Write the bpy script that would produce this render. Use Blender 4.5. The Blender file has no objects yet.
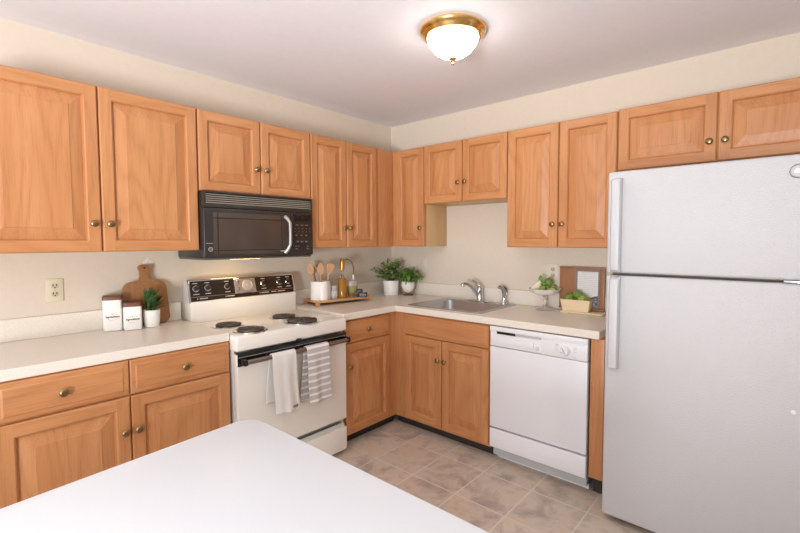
import bpy, bmesh, math, random
from math import pi, sin, cos, radians
from mathutils import Vector, Matrix, Euler

C = bpy.context.scene.collection
SC = bpy.context.scene

# ------------------------------------------------------------------ camera
YAW, PITCH, ROLL = 0.7132, -0.0522, -0.0025
fwd = Vector((-sin(YAW)*cos(PITCH), cos(YAW)*cos(PITCH), sin(PITCH)))
rt = Vector((cos(YAW), sin(YAW), 0))
up = rt.cross(fwd)
r2 = rt*cos(ROLL) + up*sin(ROLL)
u2 = -rt*sin(ROLL) + up*cos(ROLL)
cam_d = bpy.data.cameras.new('camera')
cam = bpy.data.objects.new('camera', cam_d)
C.objects.link(cam)
M = Matrix((r2, u2, -fwd)).transposed().to_4x4()
M.translation = (2.8349, -3.0342, 1.3988)
cam.matrix_world = M
cam_d.sensor_width = 36
cam_d.lens = 437.67/800*36
cam_d.shift_x = -8.28/800
cam_d.shift_y = -3.05/800
cam_d.clip_start = 0.05
SC.camera = cam

# ------------------------------------------------------------------ world, lights, exposure
w = bpy.data.worlds.new('world'); SC.world = w; w.use_nodes = True
w.node_tree.nodes['Background'].inputs['Color'].default_value = (0.90, 0.94, 1.0, 1)
w.node_tree.nodes['Background'].inputs['Strength'].default_value = 0.72

def area(name, loc, target, sx, sy, power, col):
    d = bpy.data.lights.new(name, 'AREA'); d.shape = 'RECTANGLE'; d.size = sx; d.size_y = sy
    d.energy = power; d.color = col
    o = bpy.data.objects.new(name, d); C.objects.link(o); o.location = loc
    o.rotation_euler = (Vector(target)-Vector(loc)).to_track_quat('-Z', 'Y').to_euler()
    return o
area('daylight_from_dining_window', (2.2, -5.6, 1.75), (1.2, -1.0, 1.1), 3.0, 1.7, 12, (0.88, 0.94, 1.0))
area('photographer_flash', (2.78, -3.75, 2.0), (1.3, -0.6, 1.2), 0.22, 0.22, 1.6, (1.0, 0.98, 0.96))
area('added_ceiling_fill', (2.9, -5.1, 0.9), (1.9, -3.0, 2.45), 0.9, 0.9, 84, (0.95, 0.97, 1.0)).data.spread = radians(110)  # unseen fill light, added behind the camera to brighten the ceiling

vs = SC.view_settings
vs.view_transform = 'Standard'; vs.look = 'None'; vs.gamma = 1; vs.use_curve_mapping = False
vs.exposure = -0.10

# ------------------------------------------------------------------ colour + material helpers
def lin(c):
    o = []
    for v in c:
        v /= 255
        o.append(v/12.92 if v <= .04045 else ((v+.055)/1.055)**2.4)
    return (*o, 1)

def mat(name, col=None, rough=.5, metal=0, spec=.5, **kw):
    m = bpy.data.materials.new(name); m.use_nodes = True
    b = m.node_tree.nodes['Principled BSDF']
    if col: b.inputs['Base Color'].default_value = lin(col)
    b.inputs['Roughness'].default_value = rough
    b.inputs['Metallic'].default_value = metal
    b.inputs['Specular IOR Level'].default_value = spec
    for k, v in kw.items(): b.inputs[k].default_value = v
    return m

class N:
    """small node helper"""
    def __init__(s, m): s.m = m; s.t = m.node_tree; s.b = s.t.nodes['Principled BSDF']
    def n(s, typ, **kw):
        x = s.t.nodes.new(typ)
        for k, v in kw.items(): setattr(x, k, v)
        return x
    def l(s, a, b): s.t.links.new(a, b)
    def coord(s, scale=(1, 1, 1), loc=(0, 0, 0), rnd=False):
        tc = s.n('ShaderNodeTexCoord'); mp = s.n('ShaderNodeMapping')
        src = tc.outputs['Object']
        if rnd:
            oi = s.n('ShaderNodeObjectInfo'); ml = s.n('ShaderNodeVectorMath', operation='SCALE')
            cx = s.n('ShaderNodeCombineXYZ')
            for k, f in enumerate((17.3, 9.1, 23.7)):
                mm = s.n('ShaderNodeMath', operation='MULTIPLY'); mm.inputs[1].default_value = f
                s.l(oi.outputs['Random'], mm.inputs[0]); s.l(mm.outputs[0], cx.inputs[k])
            ad = s.n('ShaderNodeVectorMath', operation='ADD')
            s.l(src, ad.inputs[0]); s.l(cx.outputs[0], ad.inputs[1]); src = ad.outputs[0]
        s.l(src, mp.inputs['Vector'])
        mp.inputs['Scale'].default_value = scale; mp.inputs['Location'].default_value = loc
        return mp.outputs[0]
    def noise(s, vec, scale, detail=2, rough=.5, dist=0):
        x = s.n('ShaderNodeTexNoise'); s.l(vec, x.inputs['Vector'])
        x.inputs['Scale'].default_value = scale; x.inputs['Detail'].default_value = detail
        x.inputs['Roughness'].default_value = rough; x.inputs['Distortion'].default_value = dist
        return x.outputs['Fac']
    def math(s, op, a, b=None, c=None):
        x = s.n('ShaderNodeMath', operation=op)
        for i, v in enumerate((a, b, c)):
            if v is None: continue
            if isinstance(v, (int, float)): x.inputs[i].default_value = v
            else: s.l(v, x.inputs[i])
        return x.outputs[0]
    def ramp(s, fac, stops):
        x = s.n('ShaderNodeValToRGB'); s.l(fac, x.inputs[0])
        e = x.color_ramp.elements
        while len(e) < len(stops): e.new(.5)
        for i, (p, c) in enumerate(stops): e[i].position = p; e[i].color = lin(c)
        return x.outputs[0]
    def mix(s, fac, a, b, mode='MIX'):
        x = s.n('ShaderNodeMix', data_type='RGBA', blend_type=mode)
        for i, v in ((0, fac), (6, a), (7, b)):
            if isinstance(v, (int, float)): x.inputs[i].default_value = v
            elif isinstance(v, tuple): x.inputs[i].default_value = v
            else: s.l(v, x.inputs[i])
        return x.outputs[2]
    def bump(s, h, strength, dist=.002):
        x = s.n('ShaderNodeBump'); x.inputs['Strength'].default_value = strength
        x.inputs['Distance'].default_value = dist
        s.l(h, x.inputs['Height']); s.l(x.outputs[0], s.b.inputs['Normal'])

def oak(name, grain, light=(207, 147, 97), mid=(194, 131, 82), dark=(144, 88, 50), rings=34):
    m = mat(name, rough=.38, spec=.45); k = N(m)
    g = {'z': lambda a, b: (a, a, b), 'x': lambda a, b: (b, a, a)}[grain]
    big = k.noise(k.coord(g(4.2, .55), rnd=True), 1.0, 1.5, .4, .15)
    ring = k.math('PINGPONG', k.math('MULTIPLY', big, rings), 1.0)
    ring = k.math('POWER', ring, 1.8)
    fine = k.noise(k.coord(g(210, 6), rnd=True), 1.0, 4, .7)
    tone = k.noise(k.coord(g(9, .8), loc=(3, 1, 2), rnd=True), 1.0, 2)
    col = k.ramp(tone, [(.3, mid), (.7, light)])
    pores = k.math('MULTIPLY', ring, fine)
    col = k.mix(k.math('MULTIPLY', pores, .46), col, lin(dark))
    streak = k.math('MULTIPLY', k.math('SUBTRACT', fine, .5), 3.0)
    col = k.mix(k.math('MULTIPLY', k.math('MAXIMUM', streak, 0.0), .55), col, lin(dark))
    k.l(col, k.b.inputs['Base Color'])
    k.bump(fine, .06, .001)
    return m

OAKV = oak('oak_upright_grain', 'z'); OAKH = oak('oak_level_grain', 'x')
PLY = oak('pale_plywood', 'z', (214, 178, 130), (204, 166, 118), (180, 140, 92), 12)
BOARDW = oak('acacia_wood', 'z', (176, 126, 80), (156, 108, 66), (112, 74, 42), 22)
FRAMEW = oak('brown_frame_wood', 'z', (172, 124, 88), (152, 106, 72), (120, 80, 52), 18)
TRAYW = oak('bamboo_wood', 'x', (216, 166, 118), (200, 148, 100), (170, 118, 74), 14)
SPOONW = oak('beech_spoon_wood', 'z', (206, 156, 112), (190, 138, 94), (158, 108, 70), 10)
LIDW = oak('walnut_lid_wood', 'x', (122, 78, 58), (104, 64, 46), (78, 46, 32), 16)

def paint(name, col, rough=.7, amt=.05, sc=30, bump=.03):
    m = mat(name, col, rough, spec=.3); k = N(m)
    n = k.noise(k.coord(), sc, 4, .6)
    a = lin(tuple(c*(1-amt) for c in col)); b = lin(tuple(min(255, c*(1+amt)) for c in col))
    k.l(k.mix(n, a, b), k.b.inputs['Base Color'])
    if bump: k.bump(k.noise(k.coord(), 260, 2), bump, .001)
    return m
WALL = paint('cream_wall_paint', (222, 209, 192), .65, .02)
CEIL = paint('ceiling_paint', (238, 235, 240), .8, .015)
LAM = mat('beige_laminate', (222, 211, 198), .34); k = N(LAM)
sp = k.noise(k.coord(), 420, 2, .7); bl = k.noise(k.coord(), 14, 3, .6)
c1 = k.ramp(sp, [(.35, (222, 211, 198)), (.5, (235, 227, 213)), (.66, (242, 236, 224))])
k.l(k.mix(k.math('MULTIPLY', bl, .25), c1, lin((226, 215, 202))), k.b.inputs['Base Color'])
TABLE = mat('white_table_laminate', (240, 248, 253), .35)

FLOOR = mat('stone_look_floor_tile', rough=.42); k = N(FLOOR)
br = k.n('ShaderNodeTexBrick', offset=0.0, squash=1.0)
k.l(k.coord(loc=(-.271+3.05, -.13+6.1, 0)), br.inputs['Vector'])
for n_, v in (('Scale', 1), ('Mortar Size', .0042), ('Mortar Smooth', .2), ('Bias', 0), ('Brick Width', .305), ('Row Height', .305)): br.inputs[n_].default_value = v
br.inputs['Color1'].default_value = lin((224, 211, 194)); br.inputs['Color2'].default_value = lin((198, 180, 164)); br.inputs['Mortar'].default_value = lin((222, 211, 198))
bn = k.noise(k.coord(), 5.5, 6, .62, .5)
bt = k.ramp(bn, [(.34, (150, 134, 124)), (.44, (200, 183, 167)), (.51, (222, 210, 195)), (.58, (228, 201, 172)), (.66, (186, 178, 170))])
tile = k.mix(.62, br.outputs['Color'], bt)
fin = k.noise(k.coord(), 60, 4, .7)
tile = k.mix(k.math('MULTIPLY', fin, .3), tile, lin((150, 134, 124)))
k.l(k.mix(br.outputs['Fac'], tile, lin((222, 211, 198))), k.b.inputs['Base Color'])
k.bump(k.math('SUBTRACT', k.math('MULTIPLY', bn, .3), br.outputs['Fac']), .15, .002)

FRIDGE = mat('textured_white_enamel', (201, 200, 201), .33); k = N(FRIDGE)
k.bump(k.noise(k.coord(), 190, 2, .5), 1.0, .0025)
DW = mat('white_enamel', (238, 238, 242), .3)
WHITEPL = mat('white_plastic', (236, 236, 238), .35)
GREYPL = mat('grey_plastic', (190, 190, 190), .4)
RANGE = mat('almond_white_enamel', (238, 232, 222), .22)
RANGESIDE = mat('range_side_enamel', (206, 204, 200), .35)
BLACK = mat('black_enamel', (24, 22, 22), .16)
BLACKM = mat('matt_black', (34, 31, 30), .45)
MWBODY = mat('charcoal_plastic', (50, 45, 43), .32)
MWGLASS = mat('dark_oven_glass', (76, 64, 56), .14)
KICK = mat('dark_vinyl_kick', (50, 42, 38), .5)
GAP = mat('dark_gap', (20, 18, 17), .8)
CHROME = mat('chrome', (215, 215, 218), .13, 1)
DARKCHROME = mat('smoked_metal', (150, 138, 132), .22, 1)
STEEL = mat('brushed_steel', (188, 193, 198), .40, 1); k = N(STEEL)
k.bump(k.noise(k.coord((4, 160, 160)), 1, 2), .05, .001)
BRONZE = mat('antique_brass', (150, 128, 92), .3, 1)
BRASS = mat('polished_brass', (236, 198, 126), .2, 1)
COIL = mat('burner_coil', (88, 78, 72), .45, .3)
CERAM = mat('white_ceramic', (240, 236, 230), .3)
CERAMT = mat('textured_white_ceramic', (240, 238, 232), .55); k = N(CERAMT)
vo = k.n('ShaderNodeTexVoronoi'); k.l(k.coord(), vo.inputs['Vector']); vo.inputs['Scale'].default_value = 95
k.bump(vo.outputs['Distance'], .6, .003)
INK = mat('grey_ink', (120, 114, 112), .7)
INKD = mat('dark_ink', (74, 66, 64), .7)
PALEINK = mat('pale_ink', (196, 192, 186), .6)
PLATE = mat('almond_outlet_plastic', (222, 212, 184), .45)
PLATEW = mat('cream_outlet_plastic', (226, 217, 200), .45)
SLOT = mat('outlet_slot', (70, 56, 44), .7)
def leafmat(name, a, b):
    m = mat(name, a, .5); k = N(m)
    k.l(k.ramp(k.noise(k.coord(), 38, 2), [(.35, a), (.65, b)]), k.b.inputs['Base Color']); return m
LEAF = leafmat('leaf_green', (96, 124, 62), (154, 178, 110))
LEAFB = leafmat('bright_leaf_green', (76, 116, 48), (124, 160, 74))
FERN = leafmat('deep_fern_green', (44, 76, 36), (92, 124, 66))
MINT = leafmat('mint_leaf_green', (86, 140, 50), (130, 176, 84))
LIME = leafmat('lime_skin', (132, 152, 62), (172, 188, 92))
LIMED = leafmat('dark_lime_skin', (98, 130, 52), (134, 160, 68))
LIMECUT = mat('pale_lime_flesh', (206, 218, 140), .45)
STEM = mat('stem_green', (90, 100, 56), .6)
SOIL = mat('potting_soil', (62, 48, 38), .9)
CREAM = paint('cream_rind', (238, 226, 204), .5, .04, 60, .05)
VENEER = oak('pale_veneer', 'x', (242, 224, 188), (236, 214, 174), (216, 190, 146), 8)
PAPER = mat('white_paper', (232, 228, 226), .7)
MATGREY = mat('grey_border', (132, 124, 122), .6)
OVALG = mat('dark_grey_print', (92, 92, 96), .6)
GLASS = mat('clear_glass', (250, 250, 250), .03, **{'Transmission Weight': 1.0, 'IOR': 1.45})
AMBER = mat('amber_glass', (186, 132, 48), .1, **{'Transmission Weight': .35, 'IOR': 1.4})
OLIVE = mat('olive_glass', (196, 186, 126), .1, **{'Transmission Weight': .45, 'IOR': 1.4})
MILK = mat('milk_glass', (240, 236, 228), .22)
PRESSED = mat('pressed_glass', (238, 234, 228), .12, **{'Transmission Weight': .6, 'IOR': 1.3})
GOLD = mat('satin_gold', (206, 158, 78), .3, .9)
COPPER = mat('copper_wire', (170, 124, 92), .35, .8)
TERRY = mat('white_terry', (240, 236, 230), .95, spec=.1); k = N(TERRY); k.bump(k.noise(k.coord(), 420, 2), .8, .004)
STRIPE = mat('striped_cotton', (200, 194, 190), .95, spec=.1); k = N(STRIPE)
sx_ = k.n('ShaderNodeSeparateXYZ'); k.l(k.coord(), sx_.inputs[0])
fr_ = k.math('FRACT', k.math('MULTIPLY', sx_.outputs['Z'], 1/.0395))
k.l(k.mix(k.math('LESS_THAN', fr_, .34), lin((198, 191, 188)), lin((240, 236, 230))), k.b.inputs['Base Color'])
k.bump(k.noise(k.coord(), 380, 2), .5, .003)
HEM = mat('brown_woven_label', (150, 120, 96), .8)

def emis(name, col, s):
    m = mat(name, col); b = m.node_tree.nodes['Principled BSDF']
    b.inputs['Emission Color'].default_value = lin(col); b.inputs['Emission Strength'].default_value = s
    return m
DOME = emis('lit_frosted_glass', (255, 248, 238), 19)
COOKLAMP = emis('lit_cooktop_lens', (255, 214, 150), 9)

# ------------------------------------------------------------------ mesh helpers
def join(bm, tmp, mi=0):
    for f in tmp.faces: f.material_index = mi
    me = bpy.data.meshes.new('tmp'); tmp.to_mesh(me); tmp.free(); bm.from_mesh(me); bpy.data.meshes.remove(me)

def box(bm, lo, hi, bev=0, mi=0, seg=2):
    t = bmesh.new()
    bmesh.ops.create_cube(t, size=1)
    lo, hi = Vector(lo), Vector(hi)
    for v in t.verts: v.co = Vector(((lo[i]+hi[i])/2 + v.co[i]*(hi[i]-lo[i]) for i in range(3)))
    if bev: bmesh.ops.bevel(t, geom=t.edges[:], offset=bev, segments=seg, profile=.5, affect='EDGES')
    join(bm, t, mi); return bm

def rrect(x0, x1, y0, y1, r, n=5):
    pts = []
    for cx, cy, a0 in ((x1-r, y1-r, 0), (x0+r, y1-r, 90), (x0+r, y0+r, 180), (x1-r, y0+r, 270)):
        for i in range(n+1):
            a = radians(a0 + 90*i/n); pts.append((cx+r*cos(a), cy+r*sin(a)))
    return pts

def loft(bm, rings, cap0=True, cap1=True, mi=0, closed=True):
    vs_ = [[bm.verts.new(p) for p in r] for r in rings]
    n = len(rings[0])
    for a, b in zip(vs_, vs_[1:]):
        for i in range(n if closed else n-1):
            j = (i+1) % n
            f = bm.faces.new((a[i], a[j], b[j], b[i])); f.material_index = mi
    if cap0: f = bm.faces.new(vs_[0][::-1]); f.material_index = mi
    if cap1: f = bm.faces.new(vs_[-1]); f.material_index = mi
    return vs_

def lathe(bm, prof, seg=24, M_=None, mi=0, cap0=True, cap1=True):
    """prof: (r, z) bottom to top"""
    M_ = M_ or Matrix()
    rings = [[M_ @ Vector((max(r, 1e-4)*cos(2*pi*i/seg), max(r, 1e-4)*sin(2*pi*i/seg), z)) for i in range(seg)] for r, z in prof]
    loft(bm, rings, cap0, cap1, mi); return bm

def tube(bm, pts, r, seg=8, mi=0, caps=True):
    pts = [Vector(p) for p in pts]; rings = []; prev = None
    for i, p in enumerate(pts):
        d = (pts[min(i+1, len(pts)-1)]-pts[max(i-1, 0)]).normalized()
        if prev is None:
            a = d.orthogonal().normalized()
        else:
            a = (prev - d*prev.dot(d)).normalized()
        prev = a; b = d.cross(a)
        rr = r[i] if isinstance(r, (list, tuple)) else r
        rings.append([p + (a*cos(2*pi*k_/seg)+b*sin(2*pi*k_/seg))*rr for k_ in range(seg)])
    loft(bm, rings, caps, caps, mi); return bm

def bez(p0, p1, p2, p3, n=12):
    p0, p1, p2, p3 = map(Vector, (p0, p1, p2, p3))
    return [p0*(1-t)**3+p1*3*t*(1-t)**2+p2*3*t*t*(1-t)+p3*t**3 for t in (i/n for i in range(n+1))]

def prism(bm, pts, z0, z1, mi=0, M_=None, bev=0):
    t = bmesh.new()
    loft(t, [[(x, y, z0) for x, y in pts], [(x, y, z1) for x, y in pts]])
    bmesh.ops.recalc_face_normals(t, faces=t.faces[:])
    if bev:
        es = [e for e in t.edges if abs(e.verts[0].co.z-e.verts[1].co.z) < 1e-6]
        bmesh.ops.bevel(t, geom=es, offset=bev, segments=2, profile=.5, affect='EDGES')
    if M_: bmesh.ops.transform(t, matrix=M_, verts=t.verts[:])
    join(bm, t, mi); return bm

def slab(bm, xs, ys, solid, z0, z1, mi=0):
    """grid slab: cells where solid(i, j)"""
    nx, ny = len(xs)-1, len(ys)-1
    V = {}
    def v(i, j, k_):
        if (i, j, k_) not in V: V[i, j, k_] = bm.verts.new((xs[i], ys[j], (z0, z1)[k_]))
        return V[i, j, k_]
    S = lambda i, j: 0 <= i < nx and 0 <= j < ny and solid(i, j)
    for i in range(nx):
        for j in range(ny):
            if not S(i, j): continue
            bm.faces.new((v(i, j, 1), v(i+1, j, 1), v(i+1, j+1, 1), v(i, j+1, 1)))
            bm.faces.new((v(i, j, 0), v(i, j+1, 0), v(i+1, j+1, 0), v(i+1, j, 0)))
            for a, b, di, dj in (((i, j), (i+1, j), 0, -1), ((i+1, j), (i+1, j+1), 1, 0), ((i+1, j+1), (i, j+1), 0, 1), ((i, j+1), (i, j), -1, 0)):
                if not S(i+di, j+dj):
                    bm.faces.new((v(*a, 0), v(*b, 0), v(*b, 1), v(*a, 1)))
    return bm

def obj(name, bm, mats, parent=None, loc=(0, 0, 0), rot=(0, 0, 0), angle=38, recalc=True):
    if recalc: bmesh.ops.recalc_face_normals(bm, faces=bm.faces[:])
    me = bpy.data.meshes.new(name); bm.to_mesh(me); bm.free()
    for m in (mats if isinstance(mats, (list, tuple)) else [mats]): me.materials.append(m)
    for p in me.polygons: p.use_smooth = True
    me.set_sharp_from_angle(angle=radians(angle))
    o = bpy.data.objects.new(name, me); C.objects.link(o)
    o.location = loc; o.rotation_euler = rot
    if parent: o.parent = parent
    return o

def tag(o, label, cat, group=None):
    o['label'] = label; o['category'] = cat
    if group: o['group'] = group
    return o

def thing(name, label, cat, loc, rotz=0, group=None):
    o = bpy.data.objects.new(name, None); C.objects.link(o)
    o.empty_display_size = .05
    o.location = loc; o.rotation_euler = (0, 0, rotz)
    return tag(o, label, cat, group)

def struct(name, bm, m):
    o = obj(name, bm, m); o['kind'] = 'structure'; return o

def text_mesh(bm, s, size, M_, mi=0, thick=.0004, shear=0, align='CENTER', bold=0):
    cu = bpy.data.curves.new('txt', 'FONT'); cu.body = s; cu.size = size; cu.align_x = align; cu.align_y = 'CENTER'
    cu.extrude = thick; cu.shear = shear; cu.offset = bold; cu.resolution_u = 3
    o = bpy.data.objects.new('txt', cu); C.objects.link(o)
    me = bpy.data.meshes.new_from_object(o)
    t = bmesh.new(); t.from_mesh(me); bmesh.ops.transform(t, matrix=M_, verts=t.verts[:])
    join(bm, t, mi)
    bpy.data.objects.remove(o); bpy.data.curves.remove(cu); bpy.data.meshes.remove(me)

# local frame of fronts facing -Y: text plane (x right, z up, reading from -Y)
def face_y(x, y, z): return Matrix.Translation((x, y, z)) @ Matrix.Rotation(pi/2, 4, 'X')

# ------------------------------------------------------------------ the room
H = 2.453
struct('floor', box(bmesh.new(), (-.12, -6.2, -.1), (4.1, .12, 0)), FLOOR)
struct('ceiling', box(bmesh.new(), (-.12, -6.2, H), (4.1, .12, H+.1)), CEIL)
struct('wall_left', box(bmesh.new(), (-.12, -6.2, 0), (0, 0, H)), WALL)
struct('wall_back', box(bmesh.new(), (-.12, 0, 0), (4.1, .12, H)), WALL)
struct('wall_right', box(bmesh.new(), (3.98, -6.2, 0), (4.1, 0, H)), WALL)

# ------------------------------------------------------------------ cabinets
def ring_rect(w, h, d, y): return [(d, y, d), (w-d, y, d), (w-d, y, h-d), (d, y, h-d)]

def door_bm(w, h, t=.02, sw=.057):
    """raised-panel door: x 0..w, z 0..h, front at y = -t, back at y = 0; slot 0 upright grain, slot 1 level grain"""
    bm = bmesh.new(); Y = -t
    prof = [(0, 0), (0, Y+.005), (.005, Y)]
    rings = [[bm.verts.new(p) for p in ring_rect(w, h, d, y)] for d, y in prof]
    f = bm.faces.new(rings[0]); f.material_index = 0
    for a, b in zip(rings, rings[1:]):
        for i in range(4):
            f = bm.faces.new((a[i], a[(i+1) % 4], b[(i+1) % 4], b[i])); f.material_index = (1, 0, 1, 0)[i]
    e = .005; s = sw-.006
    R = rings[-1]
    tl, tr = bm.verts.new((s, Y, h-e)), bm.verts.new((w-s, Y, h-e))
    bl_, br_ = bm.verts.new((s, Y, e)), bm.verts.new((w-s, Y, e))
    q = [bm.verts.new(p) for p in ring_rect(w, h, s, Y)]
    def F(vs_, mi): f = bm.faces.new(vs_); f.material_index = mi
    F((R[0], bl_, q[0], q[3], tl, R[3]), 0)
    F((br_, R[1], R[2], tr, q[2], q[1]), 0)
    F((bl_, br_, q[1], q[0]), 1)
    F((q[3], q[2], tr, tl), 1)
    prev = q
    pw = min(.042, w*.11)
    for d, y in ((sw-.001, Y+.004), (sw+.003, Y+.0165), (sw+.006, Y+.0165), (sw+.007, Y+.0155), (sw+.011+pw, Y+.003), (sw+.0125+pw, Y+.0012), (sw+.014+pw, Y+.0008)):
        n = [bm.verts.new(p) for p in ring_rect(w, h, d, y)]
        for i in range(4): F((prev[i], prev[(i+1) % 4], n[(i+1) % 4], n[i]), (1, 0, 1, 0)[i] if d < sw+.002 else 0)
        prev = n
    F(prev, 0)
    return bm

def drawer_bm(w, h, t=.02):
    bm = bmesh.new(); Y = -t
    loft(bm, [ring_rect(w, h, d, y) for d, y in ((0, 0), (0, Y+.007), (.004, Y+.004), (.02, Y+.003), (.026, Y), (.03, Y))])
    return bm

def knob_mesh():
    bm = bmesh.new()
    lathe(bm, [(.009, 0), (.009, .003), (.0055, .006), (.0055, .011), (.011, .013), (.0155, .017), (.0165, .021), (.014, .0245), (.008, .0265), (.001, .027)], 20, Matrix.Rotation(pi/2, 4, 'X'))
    o = obj('knob', bm, BRONZE); me = o.data; bpy.data.objects.remove(o); return me
KNOB = knob_mesh()
def knob(parent, x, z, t=.02):
    o = bpy.data.objects.new('knob', KNOB); C.objects.link(o); o.parent = parent; o.location = (x, -t, z); return o

def add_door(root, x0, x1, z0, z1, yf, kx, kz):
    """front at local y = -yf"""
    d = obj('door', door_bm(x1-x0, z1-z0), [OAKV, OAKH], root, (x0, -yf+.02, z0), angle=12)
    if kx is not None: knob(d, kx-x0, kz-z0)
    return d
def add_drawer(root, x0, x1, z0, z1, yf, kx=None):
    d = obj('drawer' if kx is not None else 'false_drawer_front', drawer_bm(x1-x0, z1-z0), OAKH, root, (x0, -yf+.02, z0), angle=12)
    if kx is not None: knob(d, kx-x0, (z1-z0)/2)
    return d

def frame_bm(x0, x1, z0, z1, y0, y1, stiles, rails):
    bm = bmesh.new()
    for a, b in stiles: box(bm, (a, y0, z0), (b, y1, z1), mi=0)
    xs = sorted(stiles)
    for a, b in rails:
        for (s0, s1), (t0, t1) in zip(xs, xs[1:]):
            if t0 > s1: box(bm, (s1, y0, a), (t0, y1, b), mi=1)
    return bm

def wall_cabinet(label, loc, rotz, w, h, doors, knobz, group='oak wall cabinets', filler=None, wide=0):
    """doors: (x0, x1, knob x) in local x; h total height"""
    root = thing('wall_cabinet', label, 'cabinet', loc, rotz, group)
    obj('carcass', box(bmesh.new(), (.002, -.28, 0), (w-.002, -.002, h), .001), PLY, root)
    st = [(0.001, .04), (w-.04, w-.001)]
    if filler: st = [a for a in st if a[1] < filler[0] or a[0] > filler[1]] + [filler]
    if len(doors) == 2: m = (doors[0][1]+doors[1][0])/2; st.append((m-.02, m+.02))
    obj('face_frame', frame_bm(0, w, 0, h, -.2995, -.2805, st, [(0, .04), (h-.04, h)]), [OAKV, OAKH], root)
    for x0, x1, kx in doors: add_door(root, x0, x1, .0015, h-.0015, .32, kx, knobz)
    return root

UB, UT, MB, SB, FB = 1.351, 2.138, 1.685, 1.686, 1.796
UBL, UTL = 1.347, 2.142
LW, BW = pi/2, 0
g = .003
w1 = 2.862-1.929
wall_cabinet('tall two-door oak wall cabinet left of the microwave, above the canisters', (0, -2.862, UBL), LW, w1, UTL-UBL,
             [(g, .468-g, .433), (.468+g, w1-g, .481+.02)], .137)
w2 = 1.926-1.158
wall_cabinet('short two-door oak wall cabinet directly above the microwave', (0, -1.926, MB), LW, w2, UTL-MB,
             [(g, .388-g, .355), (.388+g, w2-g, .421)], .157)
w3 = 1.157-.3005
wall_cabinet('two-door oak wall cabinet between the microwave and the room corner', (0, -1.157, UBL), LW, w3, UTL-UBL,
             [(g, .328-g, .297), (.328+g, .643, .352)], .147, filler=(.60, w3-.002))
wall_cabinet('narrow single-door oak wall cabinet at the room corner, pale side panel showing', (.0, 0, UB), BW, .646, UT-UB,
             [(.355, .646-g, .617)], .148, filler=(.30, .36))
w5 = 1.376-.647
wall_cabinet('short two-door oak wall cabinet above the kitchen sink', (.647, 0, SB), BW, w5, UT-SB,
             [(g, .362-g, .331), (.362+g, w5-g, .392)], .142)
w6 = 2.078-1.377
wall_cabinet('two-door oak wall cabinet between the sink cabinet and the refrigerator', (1.377, 0, UB), BW, w6, UT-UB,
             [(g, .357-g, .326), (.357+g, w6-g, .387)], .149)
w7 = .945
wall_cabinet('wide low two-door oak wall cabinet above the refrigerator', (2.079, 0, FB), BW, w7, UT+.006-FB,
             [(g, .472-g, .440), (.472+g, w7-g, .505)], .102)

def base_cabinet(name, label, loc, rotz, w):
    return thing(name, label, 'cabinet', loc, rotz, 'oak base cabinets')

# long base cabinet left of the range
wl = 2.845-1.921
r = base_cabinet('base_cabinet', 'oak base cabinet with two drawers left of the range, behind the white table', (0, -2.845, 0), LW, wl)
obj('carcass', box(bmesh.new(), (.001, -.59, .095), (wl-.001, -.002, .871), .001), PLY, r)
obj('face_frame', frame_bm(0, wl, .07, .871, -.6095, -.5905, [(.001, .04), (wl-.04, wl-.001), (wl/2-.03, wl/2+.03)], [(.07, .12), (.69, .73), (.84, .871)]), [OAKV, OAKH], r)
obj('toe_kick', box(bmesh.new(), (.001, -.557, 0), (wl-.001, -.54, .094)), KICK, r)
add_drawer(r, .008, .452, .712, .866, .63, .214)
add_drawer(r, .457, wl-.006, .712, .866, .63, .690)
add_door(r, .008, .452, .082, .704, .63, .427, .549)
add_door(r, .457, wl-.006, .082, .704, .63, .480, .549)

# small base cabinet right of the range
ws = 1.150-.612
r = base_cabinet('base_cabinet', 'narrow oak base cabinet with one drawer and one door right of the range', (0, -1.150, 0), LW, ws)
obj('carcass', box(bmesh.new(), (.001, -.59, .095), (ws-.022, -.002, .871), .001), PLY, r)
obj('face_frame', frame_bm(0, ws, .07, .871, -.6095, -.5905, [(.001, .04), (.44, ws+.0025)], [(.07, .12), (.69, .73), (.84, .871)]), [OAKV, OAKH], r)
obj('toe_kick', box(bmesh.new(), (.001, -.557, 0), (ws+.03, -.54, .094)), KICK, r)
add_drawer(r, .024, .457, .71, .858, .63, .226)
add_door(r, .024, .457, .080, .702, .63, .035+.02, .549)

# sink base cabinet
wk = 1.432-.614
r = base_cabinet('sink_base_cabinet', 'oak sink base cabinet with two doors under a long false drawer front', (.614, 0, 0), BW, wk)
obj('carcass', slab(bmesh.new(), [.001, .03, .70, wk-.001], [-.59, -.56, -.025, -.002], lambda i, j: not (i == 1 and j == 1), .095, .871), PLY, r)
obj('face_frame', frame_bm(0, wk, .07, .871, -.6095, -.5905, [(-.0045, .115), (wk-.03, wk-.001), (.42, .46)], [(.07, .12), (.68, .74), (.84, .871)]), [OAKV, OAKH], r)
obj('toe_kick', box(bmesh.new(), (-.03, -.557, 0), (wk+.012, -.54, .094)), KICK, r)
add_drawer(r, .09, wk-.01, .712, .858, .63)
add_door(r, .104, .437, .088, .704, .63, .413, .566)
add_door(r, .443, wk-.007, .088, .704, .63, .471, .566)

# end panel between dishwasher and refrigerator
r = thing('cabinet_end_panel', 'narrow oak filler panel between the dishwasher and the refrigerator', 'cabinet panel', (2.053, 0, 0), 0)
obj('filler_panel', box(bmesh.new(), (0, -.628, .105), (.07, -.02, .871), .001), OAKV, r)
obj('toe_kick', box(bmesh.new(), (.004, -.565, 0), (.07, -.02, .104)), KICK, r)

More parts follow.
